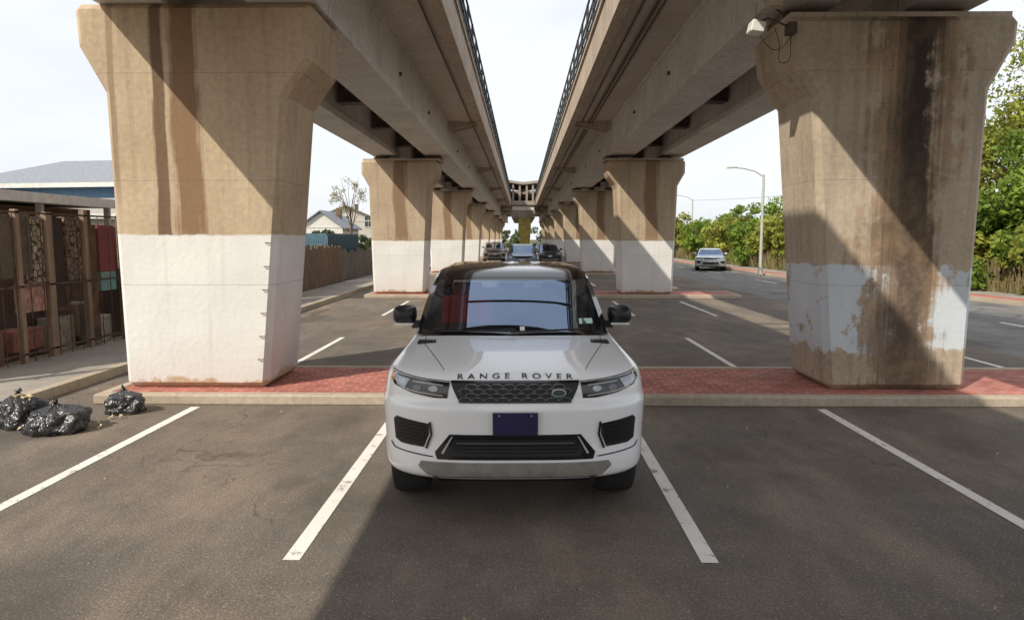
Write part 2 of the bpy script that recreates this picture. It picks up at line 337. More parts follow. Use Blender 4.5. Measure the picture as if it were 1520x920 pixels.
# ------------------------------------------------------------------ car
LEV=[(.345,.16,.90),(.37,.07,.955),(.42,.03,.972),(.52,.015,.978),(.62,.02,.980),(.74,.01,.985),(.84,.0,.988),(.89,.0,.987),(.93,.028,.982),(1.0,.035,.972),(1.06,.05,.96),(1.095,.075,.945),(1.12,.14,.925),(1.145,.28,.905),(1.17,.50,.885),(1.20,.80,.87),(1.23,1.10,.855),(1.245,1.22,.84)]
def cat(L,sub):
    A=np.array(L,float); out=[]
    n=len(A)
    for i in range(n-1):
        p0=A[max(i-1,0)];p1=A[i];p2=A[i+1];p3=A[min(i+2,n-1)]
        for k in range(sub):
            t=k/sub; out.append(.5*((2*p1)+(-p0+p2)*t+(2*p0-5*p1+4*p2-p3)*t*t+(-p0+3*p1-3*p2+p3)*t**3))
    out.append(A[-1]); return np.array(out)
DL=cat(LEV,3)
P=3.3; RC=.72
def yfz(z): return float(np.interp(z,DL[:,0],DL[:,1]))
def wz(z): return float(np.interp(z,DL[:,0],DL[:,2]))
def F(x,z):
    u=min(abs(x)/wz(z),.9999); return yfz(z)+RC*(1-(1-u**P)**(1/P))
def htop(x,y):
    a,b=.9,1.245
    for _ in range(30):
        m=(a+b)/2
        if F(x,m)<y: a=m
        else: b=m
    return (a+b)/2
def patch(poly,off,name,mat,par,th=.0,ZS=1,gx=.035,gz=.03):
    bm=bmesh.new(); f=bm.faces.new([bm.verts.new((x,0,z)) for x,z in poly])
    xs=[p[0] for p in poly]; zs=[p[1] for p in poly]
    x=math.floor(min(xs)/gx)*gx
    while x<max(xs): bmesh.ops.bisect_plane(bm,geom=bm.verts[:]+bm.edges[:]+bm.faces[:],plane_co=(x,0,0),plane_no=(1,0,0)); x+=gx
    z=math.floor(min(zs)/gz)*gz
    while z<max(zs): bmesh.ops.bisect_plane(bm,geom=bm.verts[:]+bm.edges[:]+bm.faces[:],plane_co=(0,0,z),plane_no=(0,0,1)); z+=gz
    be=[e for e in bm.edges if e.is_boundary]
    for v in bm.verts: v.co.y=F(v.co.x,v.co.z)-off
    if th:
        g=bmesh.ops.extrude_edge_only(bm,edges=be); 
        for v in g['geom']:
            if isinstance(v,bmesh.types.BMVert): v.co.y+=th+off
    bmesh.ops.recalc_face_normals(bm,faces=bm.faces)
    for f in bm.faces: f.smooth=True
    me=bpy.data.meshes.new(name)
    for v in bm.verts: v.co.z*=ZS
    bm.to_mesh(me); bm.free(); me.materials.append(mat); me.set_sharp_from_angle(angle=rad(50))
    o=bpy.data.objects.new(name,me); COL.objects.link(o); o.parent=par; return o
mir=lambda poly:[(-x,z) for x,z in poly]
def ring(z,yf,w,yr,rr=.55,nf=20):
    h=[]
    for i in range(nf+1):
        a=(i/nf)*math.pi/2; u=math.sin(a)**(2/P); c=1-(max(0,math.cos(a)))**(2/P) if i<nf else 1
        h.append((w*u,yf+RC*c))
    ys=yf+RC; ye=yr-rr
    for k in range(1,7): h.append((w,ys+(ye-ys)*k/6))
    for i in range(1,9):
        a=(i/8)*math.pi/2; u=math.cos(a)**(2/3.2) if i<8 else 0; c=math.sin(a)**(2/3.2); h.append((w*u,ye+rr*c))
    full=h+[(-x,y) for x,y in h[-2:0:-1]]
    return [(x,y,z) for x,y in full]
def loft(b,rings,m=0,cap=(True,True),capm=(0,0)):
    n=len(rings[0]); o=len(b.v)
    for r_ in rings: b.v+=r_
    for i in range(len(rings)-1):
        for j in range(n):
            b.f.append((o+i*n+j,o+i*n+(j+1)%n,o+(i+1)*n+(j+1)%n,o+(i+1)*n+j)); b.mi.append(m)
    if cap[0]: b.f.append(tuple(o+j for j in range(n))); b.mi.append(capm[0])
    if cap[1]: b.f.append(tuple(o+(len(rings)-1)*n+j for j in range(n))[::-1]); b.mi.append(capm[1])
def make_car(r,paint,roofm,ZS=1,sedan=False,detail=True,lensm=M_lens):
    YR=4.85
    b=MB(); loft(b,[ring(z,yf,w,YR-.0-(.12 if z>1.1 else 0)-max(0,(.5-z))*.4) for z,yf,w in DL],0,capm=(1,1))
    tmp=b.obj('tmp',[paint,M_black])
    for y in (.90,3.79):
        c=MB(); c.cyl((-1.2,y,.40),(1.2,y,.40),.445,.445,40,1); co=c.obj('cut',[paint,M_black])
        mo=tmp.modifiers.new('x','BOOLEAN'); mo.object=co; mo.operation='DIFFERENCE'; mo.solver='EXACT'
        dg=bpy.context.evaluated_depsgraph_get(); me=bpy.data.meshes.new_from_object(tmp.evaluated_get(dg)); tmp.modifiers.clear(); tmp.data=me; bpy.data.objects.remove(co)
    me=tmp.data; me.name='body'
    for v in me.vertices: v.co.z*=ZS
    me.polygons.foreach_set('use_smooth',[True]*len(me.polygons)); me.set_sharp_from_angle(angle=rad(38))
    tmp.name='body'; tmp.parent=r
    if sedan: G=[(1.235,1.2,4.25,.83),(1.26,1.25,4.2,.82),(1.40,1.55,3.95,.79),(1.55,1.88,3.65,.74),(1.68,2.2,3.4,.68),(1.72,2.3,3.3,.66),(1.755,2.45,3.2,.60),(1.78,2.6,3.0,.4)]
    else: G=[(1.235,1.14,4.68,.85),(1.262,1.20,4.66,.842),(1.40,1.42,4.58,.822),(1.54,1.66,4.50,.79),(1.66,1.90,4.42,.760),(1.70,2.00,4.40,.748),(1.738,2.12,4.36,.722),(1.762,2.34,4.2,.665),(1.772,2.75,4.0,.54)]
    zt=G[4][0]
    G=[tuple(g) for g in cat(G,2)]
    FR=[(0,0),(.25,.004),(.5,.018),(.74,.045),(.925,.095),(.99,.20)]
    def gring(z,yf,yr,w):
        L=yr-yf; h=[(fx*w,yf+dy) for fx,dy in FR]+[(w,yf+.26+(L-.26)*t) for t in (.12,.30,.34,.62,.66,.85)]+[(.93*w,yr-.07),(.6*w,yr-.015),(0,yr)]
        return [(x,y,z*ZS) for x,y in h]+[(-x,y,z*ZS) for x,y in h[-2:0:-1]]
    rings=[gring(*g) for g in G]; n=len(rings[0]); H=14
    parts={'frame':[],'windscreen':[],'rear_window':[]}
    for i in range(len(rings)-1):
        zmid=(G[i][0]+G[i+1][0])/2
        for j in range(n):
            jj=j if j<H else n-1-j
            f=(i*n+j,i*n+(j+1)%n,(i+1)*n+(j+1)%n,(i+1)*n+j); k='frame'
            if 1.262<zmid<zt+.005:
                if jj<=3: k='windscreen'
                elif jj in (5,6): k='window_1_%d'%(j<H)
                elif jj in (8,10): k='window_%d_%d'%(jj,j<H)
                elif jj>=12: k='rear_window'
            parts.setdefault(k,[]).append(f)
    parts['frame'].append(tuple((len(rings)-1)*n+j for j in range(n)))
    V=[v for rr in rings for v in rr]
    for k,fl in parts.items():
        nm=k.split('_1_')[0].split('_8_')[0].split('_10_')[0]
        if nm=='frame': nm='roof'
        me=bpy.data.meshes.new(nm); me.from_pydata(V,[],fl); bm=bmesh.new(); bm.from_mesh(me); bmesh.ops.delete(bm,geom=[v for v in bm.verts if not v.link_faces],context='VERTS'); bmesh.ops.recalc_face_normals(bm,faces=bm.faces)
        for f in bm.faces: f.smooth=True
        bm.to_mesh(me); bm.free(); me.set_sharp_from_angle(angle=rad(40))
        me.materials.append({'roof':roofm,'windscreen':M_glass,'window':M_sideg,'rear_window':M_rearg}[nm])
        o=bpy.data.objects.new(nm,me); COL.objects.link(o); o.parent=r
    for x in (-1,1):
        for y in (.90,3.79):
            w=bpy.data.objects.new('wheel',None); COL.objects.link(w); w.parent=r; w.location=(x*.815,y,.385); w.empty_display_size=.2
            b=MB(); b.lathe_x([(-.135,.26),(-.14,.33),(-.125,.372),(-.09,.385),(.09,.385),(.125,.372),(.14,.33),(.135,.26)],0,0,0,40); b.obj('tyre',M_rub,w,smooth=30)
            b=MB(); b.lathe_x([(-.13,.262),(-.12,.25),(.05,.24),(.12,.25),(.13,.262)],0,0,0,32); b.lathe_x([(x*.07,.0001),(x*.09,.06),(x*.05,.08)],0,0,0,20)
            for k in range(10):
                a=2*math.pi*k/10; d=Vector((0,math.cos(a),math.sin(a))); b.cyl(d*.05+Vector((x*.07,0,0)),d*.25+Vector((x*.10,0,0)),.022,.016,6)
            b.obj('rim',M_silver if not detail else M_gloss,w,smooth=40)
    b=MB(); b.box(-.62,.62,.35,4.4,.24,.60); b.obj('underbody',M_black,r,bevel=.05)
    pt=lambda poly,off,name,mat,th=0: patch(poly,off,name,mat,r,th,ZS)
    HL=[(.452,1.062),(.62,1.074),(.80,1.089),(.892,1.099),(.90,1.055),(.86,1.015),(.72,.978),(.56,.955),(.47,.955)]
    for sgn in (1,-1):
        q=(lambda p:p) if sgn==1 else mir
        h=pt(q(HL),.004,'headlight',M_gloss,.03)
        if detail:
            def sub(poly,off,name,mat):
                return patch(q(poly),off,name,mat,h,.0,ZS,.03,.02)
            sub([(.74,1.070),(.862,1.083),(.868,1.050),(.84,1.025),(.78,1.008)],.007,'lens',lensm)
            if sgn==-1: sub([(.862,1.088),(.886,1.090),(.893,1.056),(.872,1.035)],.0085,'side_marker',M_amber)
            sub([(.50,1.046),(.72,1.062),(.72,1.056),(.50,1.040)],.008,'daytime_light',M_silver)
            sub([(.50,.975),(.68,.992),(.82,1.016),(.82,1.011),(.69,.986),(.50,.968)],.009,'daytime_light',M_silver)
            for cx in (.57,.685):
                sub([(cx+.034*math.cos(t*math.pi/8),1.018+.020*math.sin(t*math.pi/8)) for t in range(16)],.009,'projector',M_lens if cx<.6 else M_lensd)
        else:
            pt(q([(.52,1.045),(.80,1.08),(.82,1.02),(.6,.98)]),.012,'lens',lensm)
    GR=[(-.445,1.066),(.445,1.066),(.43,1.02),(.385,.925),(-.385,.925),(-.43,1.02)]
    g=pt(GR,.006,'grille',M_black,.03)
    if detail:
        M_gm=simple('grille_metal',(.20,.20,.21),.3,.5,.1)
        b=MB(); hx,hz=.046,.020
        for ri in range(4):
            zc=.948+ri*.0305; nx=6
            for k in range(-nx,nx+1):
                cx=k*.086+(.043 if ri%2 else 0)
                if abs(cx)>.350+(zc-.925)*.3: continue
                o=[]
                for rr,of in ((1.0,.016),(.78,.021)):
                    for t in range(6):
                        a=t*math.pi/3; px,pz=cx+hx*1.10*rr*math.cos(a),zc+hz*rr*math.sin(a)*1.05; o.append((px,F(px,pz)-of,pz))
                b.add(o,[(t,(t+1)%6,6+(t+1)%6,6+t) for t in range(6)])
        b.obj('mesh_insert',M_gm,g,smooth=30)
        patch([(-.44,1.078),(.44,1.078),(.445,1.064),(-.445,1.064)],.012,'trim',M_gloss,g,.01)
        patch([(.30+.050*math.cos(t*math.pi/10),.998+.027*math.sin(t*math.pi/10)) for t in range(20)],.026,'badge',simple('badge_rim',(.5,.54,.52),.3,.2),g,.01,1,.02,.02)
        patch([(.30+.043*math.cos(t*math.pi/10),.998+.021*math.sin(t*math.pi/10)) for t in range(20)],.029,'badge_face',simple('badge_green',(.015,.05,.03),.3),g,0,1,.02,.02)
    LI=[(-.455,.705),(.455,.705),(.56,.575),(.545,.525),(-.545,.525),(-.56,.575)]
    li=pt(LI,.005,'lower_intake',M_gloss,.03)
    if detail:
        patch([(-.42,.672),(.42,.672),(.475,.585),(.45,.552),(-.45,.552),(-.475,.585)],.009,'mesh_insert',M_black,li)
        patch([(-.40,.650),(.40,.650),(.41,.643),(-.41,.643)],.02,'trim',M_gm,li,.01)
        for zz in (.575,.60,.625): patch([(-.44,zz),(.44,zz),(.44,zz+.006),(-.44,zz+.006)],.014,'slat',M_gloss,li,.004)
        for q in ((lambda p:p),mir):
            patch(q([(.432,.69),(.443,.69),(.515,.57),(.500,.567)]),.014,'trim',M_silver,li,.01)
    for q in ((lambda p:p),mir):
        si=pt(q([(.60,.775),(.84,.805),(.865,.78),(.855,.635),(.81,.612),(.64,.605),(.60,.70)]),.006,'side_intake',M_black,.03)
        if detail:
            for k in range(6):
                z=.635+k*.026; patch(q([(.635,z),(.83,z+.008),(.83,z+.019),(.635,z+.010)]),.014,'slat',M_gloss,si,.006)
            pt(q([(.585,.79),(.60,.79),(.59,.70),(.63,.60),(.615,.595),(.575,.70)]),.012,'trim',M_gloss,.01)
            pt(q([(.57,.545),(.86,.570),(.89,.60),(.90,.596),(.87,.562),(.58,.537)]),.004,'bumper_seam',M_black)
            pt(q([(.445,1.072),(.62,1.083),(.892,1.108),(.893,1.103),(.62,1.078),(.447,1.066)]),.004,'panel_gap',M_black)
    pt([(-.66,.505),(.66,.505),(.68,.47),(.61,.400),(-.61,.400),(-.68,.47)],.018,'skid_plate',M_skid,.02)
    pt([(-.60,.396),(.60,.396),(.52,.36),(-.52,.36)],.006,'lower_lip',M_black,.02)
    pl=pt([(-.155,.868),(.155,.868),(.155,.708),(-.155,.708)],.03,'licence_plate',M_plate if detail else M_gwhite,.03)
    if detail:
        for x in (-.11,.11):
            b=MB(); b.cyl((x,F(x,.85)-.028,.85),(x,F(x,.85)-.034,.85),.006,.006,10); b.obj('screw',M_silver,pl)
    for sg in (-1,1):
        m=MB(); xc=sg*.985; rr=[]
        for k,(dy,sx,sz) in enumerate(((-.10,.35,.35),(-.085,.75,.72),(-.04,.96,.95),(.02,1,1),(.06,1,1))):
            rr.append([(xc+.105*sx*np.sign(math.cos(t))*abs(math.cos(t))**.55,1.64+dy,(1.365+.080*sz*np.sign(math.sin(t))*abs(math.sin(t))**.6)*ZS) for t in [2*math.pi*i/20 for i in range(20)]])
        loft(m,rr); mo=m.obj('mirror',M_mirror if detail else paint,r,smooth=45)
        m=MB(); m.box(xc-.09,xc+.085,1.575,1.69,1.272*ZS,1.292*ZS); m.obj('mirror_base',M_white if detail else paint,mo,bevel=.008)
        m=MB(); m.box(min(sg*.80,sg*.92),max(sg*.80,sg*.92),1.60,1.68,1.24*ZS,1.31*ZS); m.obj('mirror_arm',M_gloss,mo,bevel=.01)
    for x in (-.43,.43):
        b=MB(); b.box(x-.25,x+.25,2.0,2.17,1.2*ZS,1.50*ZS); b.box(x-.14,x+.14,2.03,2.15,1.51*ZS,1.63*ZS); b.box(x-.05,x+.05,2.07,2.11,1.46*ZS,1.52*ZS); b.obj('seat',M_red if (detail and x<0) else M_black,r,bevel=.035,seg=3)  # SUV driver seat coloured black in place of glass reflection hiding its red
    if detail:
        b=MB(); b.box(-.74,.74,3.3,3.5,1.2,1.48); b.obj('rear_seat',M_black,r,bevel=.04,seg=3)
        b=MB(); pts=[(.40+.17*math.cos(t*math.pi/12),1.86-.05*math.sin(t*math.pi/12),1.30+.16*math.sin(t*math.pi/12)) for t in range(25)]; b.tube(pts,.016,6); b.box(.25,.55,1.85,1.87,1.28,1.31); b.obj('steering_wheel',M_black,r)
        b=MB(); b.box(-.10,.10,1.62,1.64,1.24,1.37); b.obj('dashboard_display',M_gloss,r,bevel=.005)
        b=MB(); b.box(-.12,.12,2.03,2.06,1.565,1.63); b.obj('rear_view_mirror',M_black,r,bevel=.01)
        b=MB(); b.box(-.7,.7,1.5,1.75,1.22,1.262); b.obj('dashboard',M_black,r,bevel=.01)
        for xa,xb in ((-.62,.02),(-.02,.60)):
            b=MB(); ya=lambda x:1.20+.09*(abs(x)/.84)**2
            b.tube([(xa,ya(xa)-.03,1.262),(xb,ya(xb)-.02,1.282)],.009,6); b.obj('wiper',M_black,r)
        for sg in (-1,1):
            b=MB(); x=sg*.71; y=1.0; z=htop(x,y)
            b.box(x-.075,x+.075,y-.05,y+.06,z-.01,z+.006)
            for k in range(6):
                xx=sg*(.65+k*.024); b.box(xx-.006,xx+.006,y-.045,y+.055,z+.006,z+.016)
            b.obj('bonnet_vent',M_black,r)
            pts=[(sg*(.50+.20*min(1,t*1.3)+.04*t),.19+1.0*t) for t in [i/24 for i in range(25)]]
            b=MB(); vs=[]
            for (x,y) in pts:
                for dx in (-.0028,.0028): vs.append((x+dx,y,htop(x+dx,y)+.0016))
            b.add(vs,[(2*i,2*i+1,2*i+3,2*i+2) for i in range(24)]); b.obj('panel_gap',M_black,r)
        txt='RANGE ROVER'; cu=bpy.data.curves.new('t','FONT'); cu.body=txt; cu.size=1; cu.space_character=1.75; cu.offset=.008; cu.align_x='CENTER'
        to=bpy.data.objects.new('t',cu); COL.objects.link(to); dg=bpy.context.evaluated_depsgraph_get(); me=bpy.data.meshes.new_from_object(to.evaluated_get(dg)); bpy.data.objects.remove(to)
        xs=[v.co.x for v in me.vertices]; ys=[v.co.y for v in me.vertices]; x0,x1,yy0,yy1=min(xs),max(xs),min(ys),max(ys)
        bm=bmesh.new(); bm.from_mesh(me)
        for v in bm.verts:
            x=-.40+.80*(v.co.x-x0)/(x1-x0); t=(v.co.y-yy0)/(yy1-yy0); z=1.087+.028*t-.006*(x/.39)**2
            v.co=(x,F(x,z)-.005,z+.005)
        bm.to_mesh(me); bm.free(); me.name='lettering'; me.materials.clear(); me.materials.append(M_black); o=bpy.data.objects.new('lettering',me); COL.objects.link(o); o.parent=r
        ws=lambda x,z: float(np.interp(z,[1.262,1.40,1.54],[1.20,1.42,1.66]))+float(np.interp(abs(x)/.83,[f[0] for f in FR],[f[1] for f in FR]))
        for (xa,xb,za,zb,c) in ((.58,.70,1.315,1.355,(.55,.78,.68)),(.06,.10,1.27,1.30,(.8,.8,.8))):
            b=MB(); b.add([(xa,ws(xa,za)-.004,za),(xb,ws(xb,za)-.004,za),(xb,ws(xb,zb)-.004,zb),(xa,ws(xa,zb)-.004,zb)],[(0,1,2,3)]); b.obj('sticker',simple('sticker_paper',c,.6),r)
car=root('parked_car','white luxury SUV with black roof parked facing forward','car',(-.045,4.62,0),rad(1.5))
make_car(car,M_white,M_gloss)
cars=[((12.0,44,0),simple('silver_paint',(.55,.58,.62),.3,.4,.05,coat=1),.80,True,'silver sedan parked at the street kerb',rad(-14)),
 ((-2.3,58,0),simple('beige_paint',(.45,.40,.35),.35,.3,.05,coat=1),1.0,False,'beige van parked beyond the brick median',rad(4)),
 ((.0,40,0),simple('blue_grey_paint',(.16,.22,.30),.3,.3,.05,coat=1),.98,False,'blue grey car parked between the pillar rows',rad(0)),
 ((2.2,54,0),simple('dark_paint',(.05,.055,.07),.3,.3,.05,coat=1),.9,True,'dark sedan parked under the viaducts',rad(2)),
 ((2.1,70,0),simple('pale_paint',(.6,.6,.6),.3,.3,.05,coat=1),.9,True,'pale sedan parked near the yellow pier',rad(-2))]
for loc,p,zs,sd,lab,rz in cars:
    c=root('parked_car',lab,'car',loc,rz,group='cars parked beyond the median'); make_car(c,p,p,zs,sd,False)
# ------------------------------------------------------------------ trash bags
s=NT('black_bag_plastic'); n=s.noise(4.5,4,.5,dist=1.6); rd=s.m('ABSOLUTE',s.m('SUBTRACT',n,.5)); n3=s.noise(12,3,.5,dist=1.2); rd2=s.m('ABSOLUTE',s.m('SUBTRACT',n3,.5)); s.set('Base Color',s.mix(s.rng(n,.4,.7),(.018,.018,.02),(.05,.05,.055))); s.set('Roughness',.24); s.b.inputs['Specular IOR Level'].default_value=.9; s.bump(s.m('ADD',rd,s.m('MULTIPLY',rd2,.25)),.7,.10); M_bag=s.mat
from mathutils import noise as mn
def bag(x,y,sx,sz,seed,label,k2=.85):
    bm=bmesh.new(); bmesh.ops.create_icosphere(bm,subdivisions=6,radius=1)
    for v in bm.verts:
        c=v.co.copy(); rg=lambda f,o:abs(mn.noise(c*f+Vector((seed,o,0))))
        d=mn.noise(c*1.3+Vector((seed,0,0)))*.22+rg(2.0,3)*.22+rg(4.0,7)*.08-.08
        ang=math.atan2(c.y,c.x); d+=max(0,c.z)*.09*math.sin(ang*11+seed+2*mn.noise(c*2))
        c*=1+d; z=c.z
        if z>.55: k=(z-.55)/.45; c.x*=max(.16,1-k*1.15); c.y*=max(.16,1-k*1.15)
        if z>.98: c.x*=2.0;c.y*=1.7
        v.co=Vector((c.x*sx,c.y*sx*k2,max(-.45,c.z)*sz+.45*sz))
    me=bpy.data.meshes.new('trash_bag'); 
    for f in bm.faces: f.smooth=True
    bm.to_mesh(me); bm.free(); me.materials.append(M_bag); o=bpy.data.objects.new('trash_bag',me); COL.objects.link(o); o.location=(x,y,0); tag(o,label,'trash bag','trash bags dumped by the kerb')
bag(-5.0,7.15,.31,.22,1,'large crumpled black trash bag on asphalt near kerb')
bag(-5.55,7.35,.27,.27,5,'black trash bag leaning against another bag')
bag(-4.72,7.95,.22,.21,9,'small black trash bag beside the brick median')
b=MB()
for k in range(50):
    x=-5.35+R.uniform(-.35,.8); y=7.5+R.uniform(-.35,.4); a=R.uniform(0,3); z=R.uniform(.005,.03) if k<34 else R.uniform(.28,.34); l=R.uniform(.02,.06)
    if k>=34: x=-5.5+R.uniform(-.12,.12); y=7.30+R.uniform(-.08,.08)
    b.add([(x-l*math.cos(a),y-l*math.sin(a),z),(x+l*.4*math.sin(a),y-l*.4*math.cos(a),z+.02),(x+l*math.cos(a),y+l*math.sin(a),z+.01),(x-l*.4*math.sin(a),y+l*.4*math.cos(a),z+.03)],[(0,1,2,3)])
o=b.obj('litter',simple('dry_litter',(.55,.46,.28),.8,0,.4)); o['kind']='stuff'; o['label']='dry leaves and paper scraps around trash bags'; o['category']='litter'
b=MB()
for k in range(420):
    x=R.uniform(-5.8,5.5) if k<240 else -6.05+abs(R.gauss(0,.22)); y=R.uniform(3,24); a=R.uniform(0,6.28); l=R.uniform(.006,.016)
    b.add([(x+l*math.cos(a+t),y+l*.7*math.sin(a+t),.006+.008*((i*7)%3)) for i,t in enumerate((0,1.57,3.14,4.71))],[(0,1,2,3)])
o=b.obj('fallen_leaves',simple('fallen_leaf',(.38,.29,.17),.8,0,.5,2)); o['kind']='stuff'; o['label']='scattered dry leaf bits on asphalt'; o['category']='leaves'
# ------------------------------------------------------------------ flood lights on the right pillar
r=root('flood_light','white flood light on bracket fixed to stained pillar','flood light',(2.80,8.55,4.56))
b=MB(); b.prism_y([(-.10,-.06),(.06,-.08),(.09,.04),(-.07,.08)],-.08,.10); b.obj('housing',simple('lamp_white',(.75,.75,.7),.5),r,bevel=.012)
b=MB(); b.tube([(.0,.0,.06),(.15,.05,.12),(.45,.1,.02)],.013,8); b.box(.40,.50,.05,.2,-.05,.08); b.obj('bracket',M_steel,r)
r=root('security_camera','small camera box bracketed on the viaduct pillar','security camera',(3.0,8.6,4.86))
b=MB(); b.box(-.08,.08,-.10,.08,-.06,.05); b.box(-.10,.10,-.12,.10,.05,.07); b.obj('housing',M_edge,r,bevel=.01)
b=MB(); b.tube([(0,.1,0),(.25,.3,-.05)],.016); b.obj('bracket',M_steel,r)
b=MB(); pts=[(3.06+.26*(t/12)+.03*math.sin(t),8.70,4.60-.42*math.sin(t/12*math.pi)) for t in range(13)]; b.tube(pts,.005,5)
pts=[(2.85+.45*(t/12),8.68,4.55-.22*math.sin(t/12*math.pi)) for t in range(13)]; b.tube(pts,.0045,5)
tag(b.obj('cable',M_rail),'loose black cables looping at the pillar top','cable')
# ------------------------------------------------------------------ street lamps
M_pole=simple('lamp_post_metal',(.50,.50,.45),.55,.2)
def lamp(x,y,h,label):
    r=root('street_lamp',label,'street lamp',(x,y,.12),group='street lamps along the road')
    b=MB(); b.cyl((0,0,0),(0,0,.35),.13,.12,10); b.cyl((0,0,.35),(0,0,h),.095,.065,12); b.obj('pole',M_pole,r,smooth=40)
    b=MB(); b.tube([(0,0,h-.12),(-.5,0,h+.18),(-1.1,0,h+.33),(-1.6,0,h+.38)],.035,8); b.obj('arm',M_pole,r,smooth=60)
    b=MB(); b.add([(-1.5,-.09,h+.35),(-1.5,.09,h+.35),(-2.05,.13,h+.33),(-2.05,-.13,h+.33),(-1.5,-.07,h+.43),(-1.5,.07,h+.43),(-2.0,.09,h+.45),(-2.0,-.09,h+.45)],[(0,3,2,1),(4,5,6,7),(0,1,5,4),(1,2,6,5),(2,3,7,6),(3,0,4,7)]); b.obj('lamp_head',M_pole,r,bevel=.02)
lamp(13.3,38.6,5.45,'tall grey cobra head street lamp by the sidewalk'); lamp(17.6,72,6.0,'slim street lamp rising beyond the hedge')
b=MB()
pa=Vector((17.6,72,6.0)); pb=Vector((30,30,8.0)); pts=[pa.lerp(pb,t/16)-Vector((0,0,1.2*math.sin(math.pi*t/16))) for t in range(17)]; b.tube(pts,.015,4)
tag(b.obj('overhead_wire',M_rail),'thin overhead wire sagging above the hedge','wire')
# ------------------------------------------------------------------ foliage
M_l1=leafmat('bush_leaves',(.07,.12,.02),(.23,.33,.05)); M_l2=leafmat('tree_leaves',(.11,.14,.025),(.35,.37,.07)); M_l3=leafmat('dry_leaves',(.16,.15,.08),(.36,.31,.15)); M_bark=woodmat('bark',(.20,.15,.11)); M_l4=leafmat('far_leaves',(.05,.07,.03),(.12,.15,.06))
def leaves(c,rad3,n,size,clumps,seed):
    rs=np.random.RandomState(seed); d=rs.normal(size=(clumps,3)); d/=np.linalg.norm(d,axis=1)[:,None]; rr=rs.uniform(.35,1.0,clumps)**.6
    cc=d*rr[:,None]*np.array(rad3)+np.array(c); cr=rs.uniform(.16,.34,clumps)*np.mean(rad3)
    k=rs.randint(0,clumps,n); o=rs.normal(size=(n,3)); o/=np.linalg.norm(o,axis=1)[:,None]; o*=rs.uniform(0,1,n)[:,None]**.45
    p=cc[k]+o*cr[k][:,None]*np.array([1,1,.75]); p[:,2]=np.maximum(p[:,2],.05)
    a=rs.normal(size=(n,3)); a/=np.linalg.norm(a,axis=1)[:,None]; t=rs.normal(size=(n,3)); b_=np.cross(a,t); b_/=np.linalg.norm(b_,axis=1)[:,None]
    s_=size*rs.uniform(.6,1.4,n)[:,None]; v=np.stack([p-a*s_,p-b_*s_*.5,p+a*s_,p+b_*s_*.5],1).reshape(-1,3)
    return v
def leafobj(name,v,mat,parent=None):
    n=len(v)//4; me=bpy.data.meshes.new(name); me.vertices.add(len(v)); me.vertices.foreach_set('co',v.ravel()); me.loops.add(n*4); me.loops.foreach_set('vertex_index',np.arange(n*4)); me.polygons.add(n); me.polygons.foreach_set('loop_start',np.arange(0,n*4,4)); me.update(calc_edges=True); me.materials.append(mat)
    o=bpy.data.objects.new(name,me); COL.objects.link(o); 
    if parent: o.parent=parent
    return o
def tree(x,y,h,cr,n,size,mat,label,cat='tree',name='tree',clumps=26,seed=1,zb=.35,limbs=7,group=None,tr=.16):
    r=root(name,label,cat,(x,y,0),group=group); rs=random.Random(seed); b=MB(); top=Vector((rs.uniform(-.3,.3),rs.uniform(-.3,.3),h*.62)); b.cyl((0,0,-.05),top*.5,tr,tr*.75,9); b.cyl(top*.5,top,tr*.75,tr*.5,9)
    for k in range(limbs):
        a=2*math.pi*k/limbs+rs.uniform(-.4,.4); z0=top*(rs.uniform(.45,1)); e=Vector((math.cos(a)*cr*rs.uniform(.5,.95),math.sin(a)*cr*rs.uniform(.5,.95),h*rs.uniform(.6,.97))); mid=z0.lerp(e,.5)+Vector((0,0,.2)); b.cyl(z0,mid,tr*.4,tr*.25,6); b.cyl(mid,e,tr*.25,tr*.06,5)
        for q in range(3):
            e2=mid.lerp(e,rs.uniform(.2,.9)); b.cyl(e2,e2+Vector((rs.uniform(-1,1),rs.uniform(-1,1),rs.uniform(.2,1)))*cr*.3,tr*.1,tr*.02,4)
    b.obj('trunk',M_bark,r)
    zc=h*(zb+(1-zb)/2); leafobj('crown',leaves((0,0,zc),(cr,cr,h*(1-zb)/2),n,size,clumps,seed),mat,r); return r
def kx(y): return float(np.interp(y,[p[1] for p in KL],[p[0] for p in KL]))
gi=0
for y,h,n in ((22,3.2,9000),(25,3.9,10000),(28,4.0,10000),(31.5,3.8,9000),(35,3.5,8000),(39.5,3.3,7500),(44,3.8,7500),(49,3.6,6500),(55,4.0,6000),(62,3.9,5000),(70,4.3,4500),(80,4.4,3500),(92,4.6,3500)):
    gi+=1; tree(kx(y)+4.1+R.uniform(-.3,.4),y,h,2.5+h*.15,n,.10+y*.0013,(M_l1,M_l2)[gi%2],'dense green bush behind the wooden fence','bush','bush',46,40+gi,.0,6,'bushes along the street',.08)
for y,h in ((52,5.2),(66,5.2)): 
    gi+=1; tree(kx(y)+7.5,y,h,3.0,4000,.16,M_l1,'rounded green tree behind the hedge','tree','tree',26,60+gi,.2,7,'trees behind the hedge')
tree(21.0,26.5,11.5,3.3,7500,.085,M_l2,'tall yellow green tree with sparse upper branches','tree','tree',46,3,.22,16)
tree(19.6,24.5,7.0,2.5,22000,.11,M_l1,'bright green leafy tree growing over the fence','tree','tree',100,8,.0,8)
tree(20.3,29.5,8.2,3.0,20000,.12,M_l2,'bright green leafy tree growing over the fence','tree','tree',100,18,.0,8)
tree(23.0,27,8.4,3.2,15000,.12,M_l1,'bright green leafy tree growing over the fence','tree','tree',80,28,.0,8)
tree(-14.9,60,7.6,1.6,800,.08,M_l3,'thin sparse tree with bare branches','tree','tree',26,12,.5,14,tr=.10)
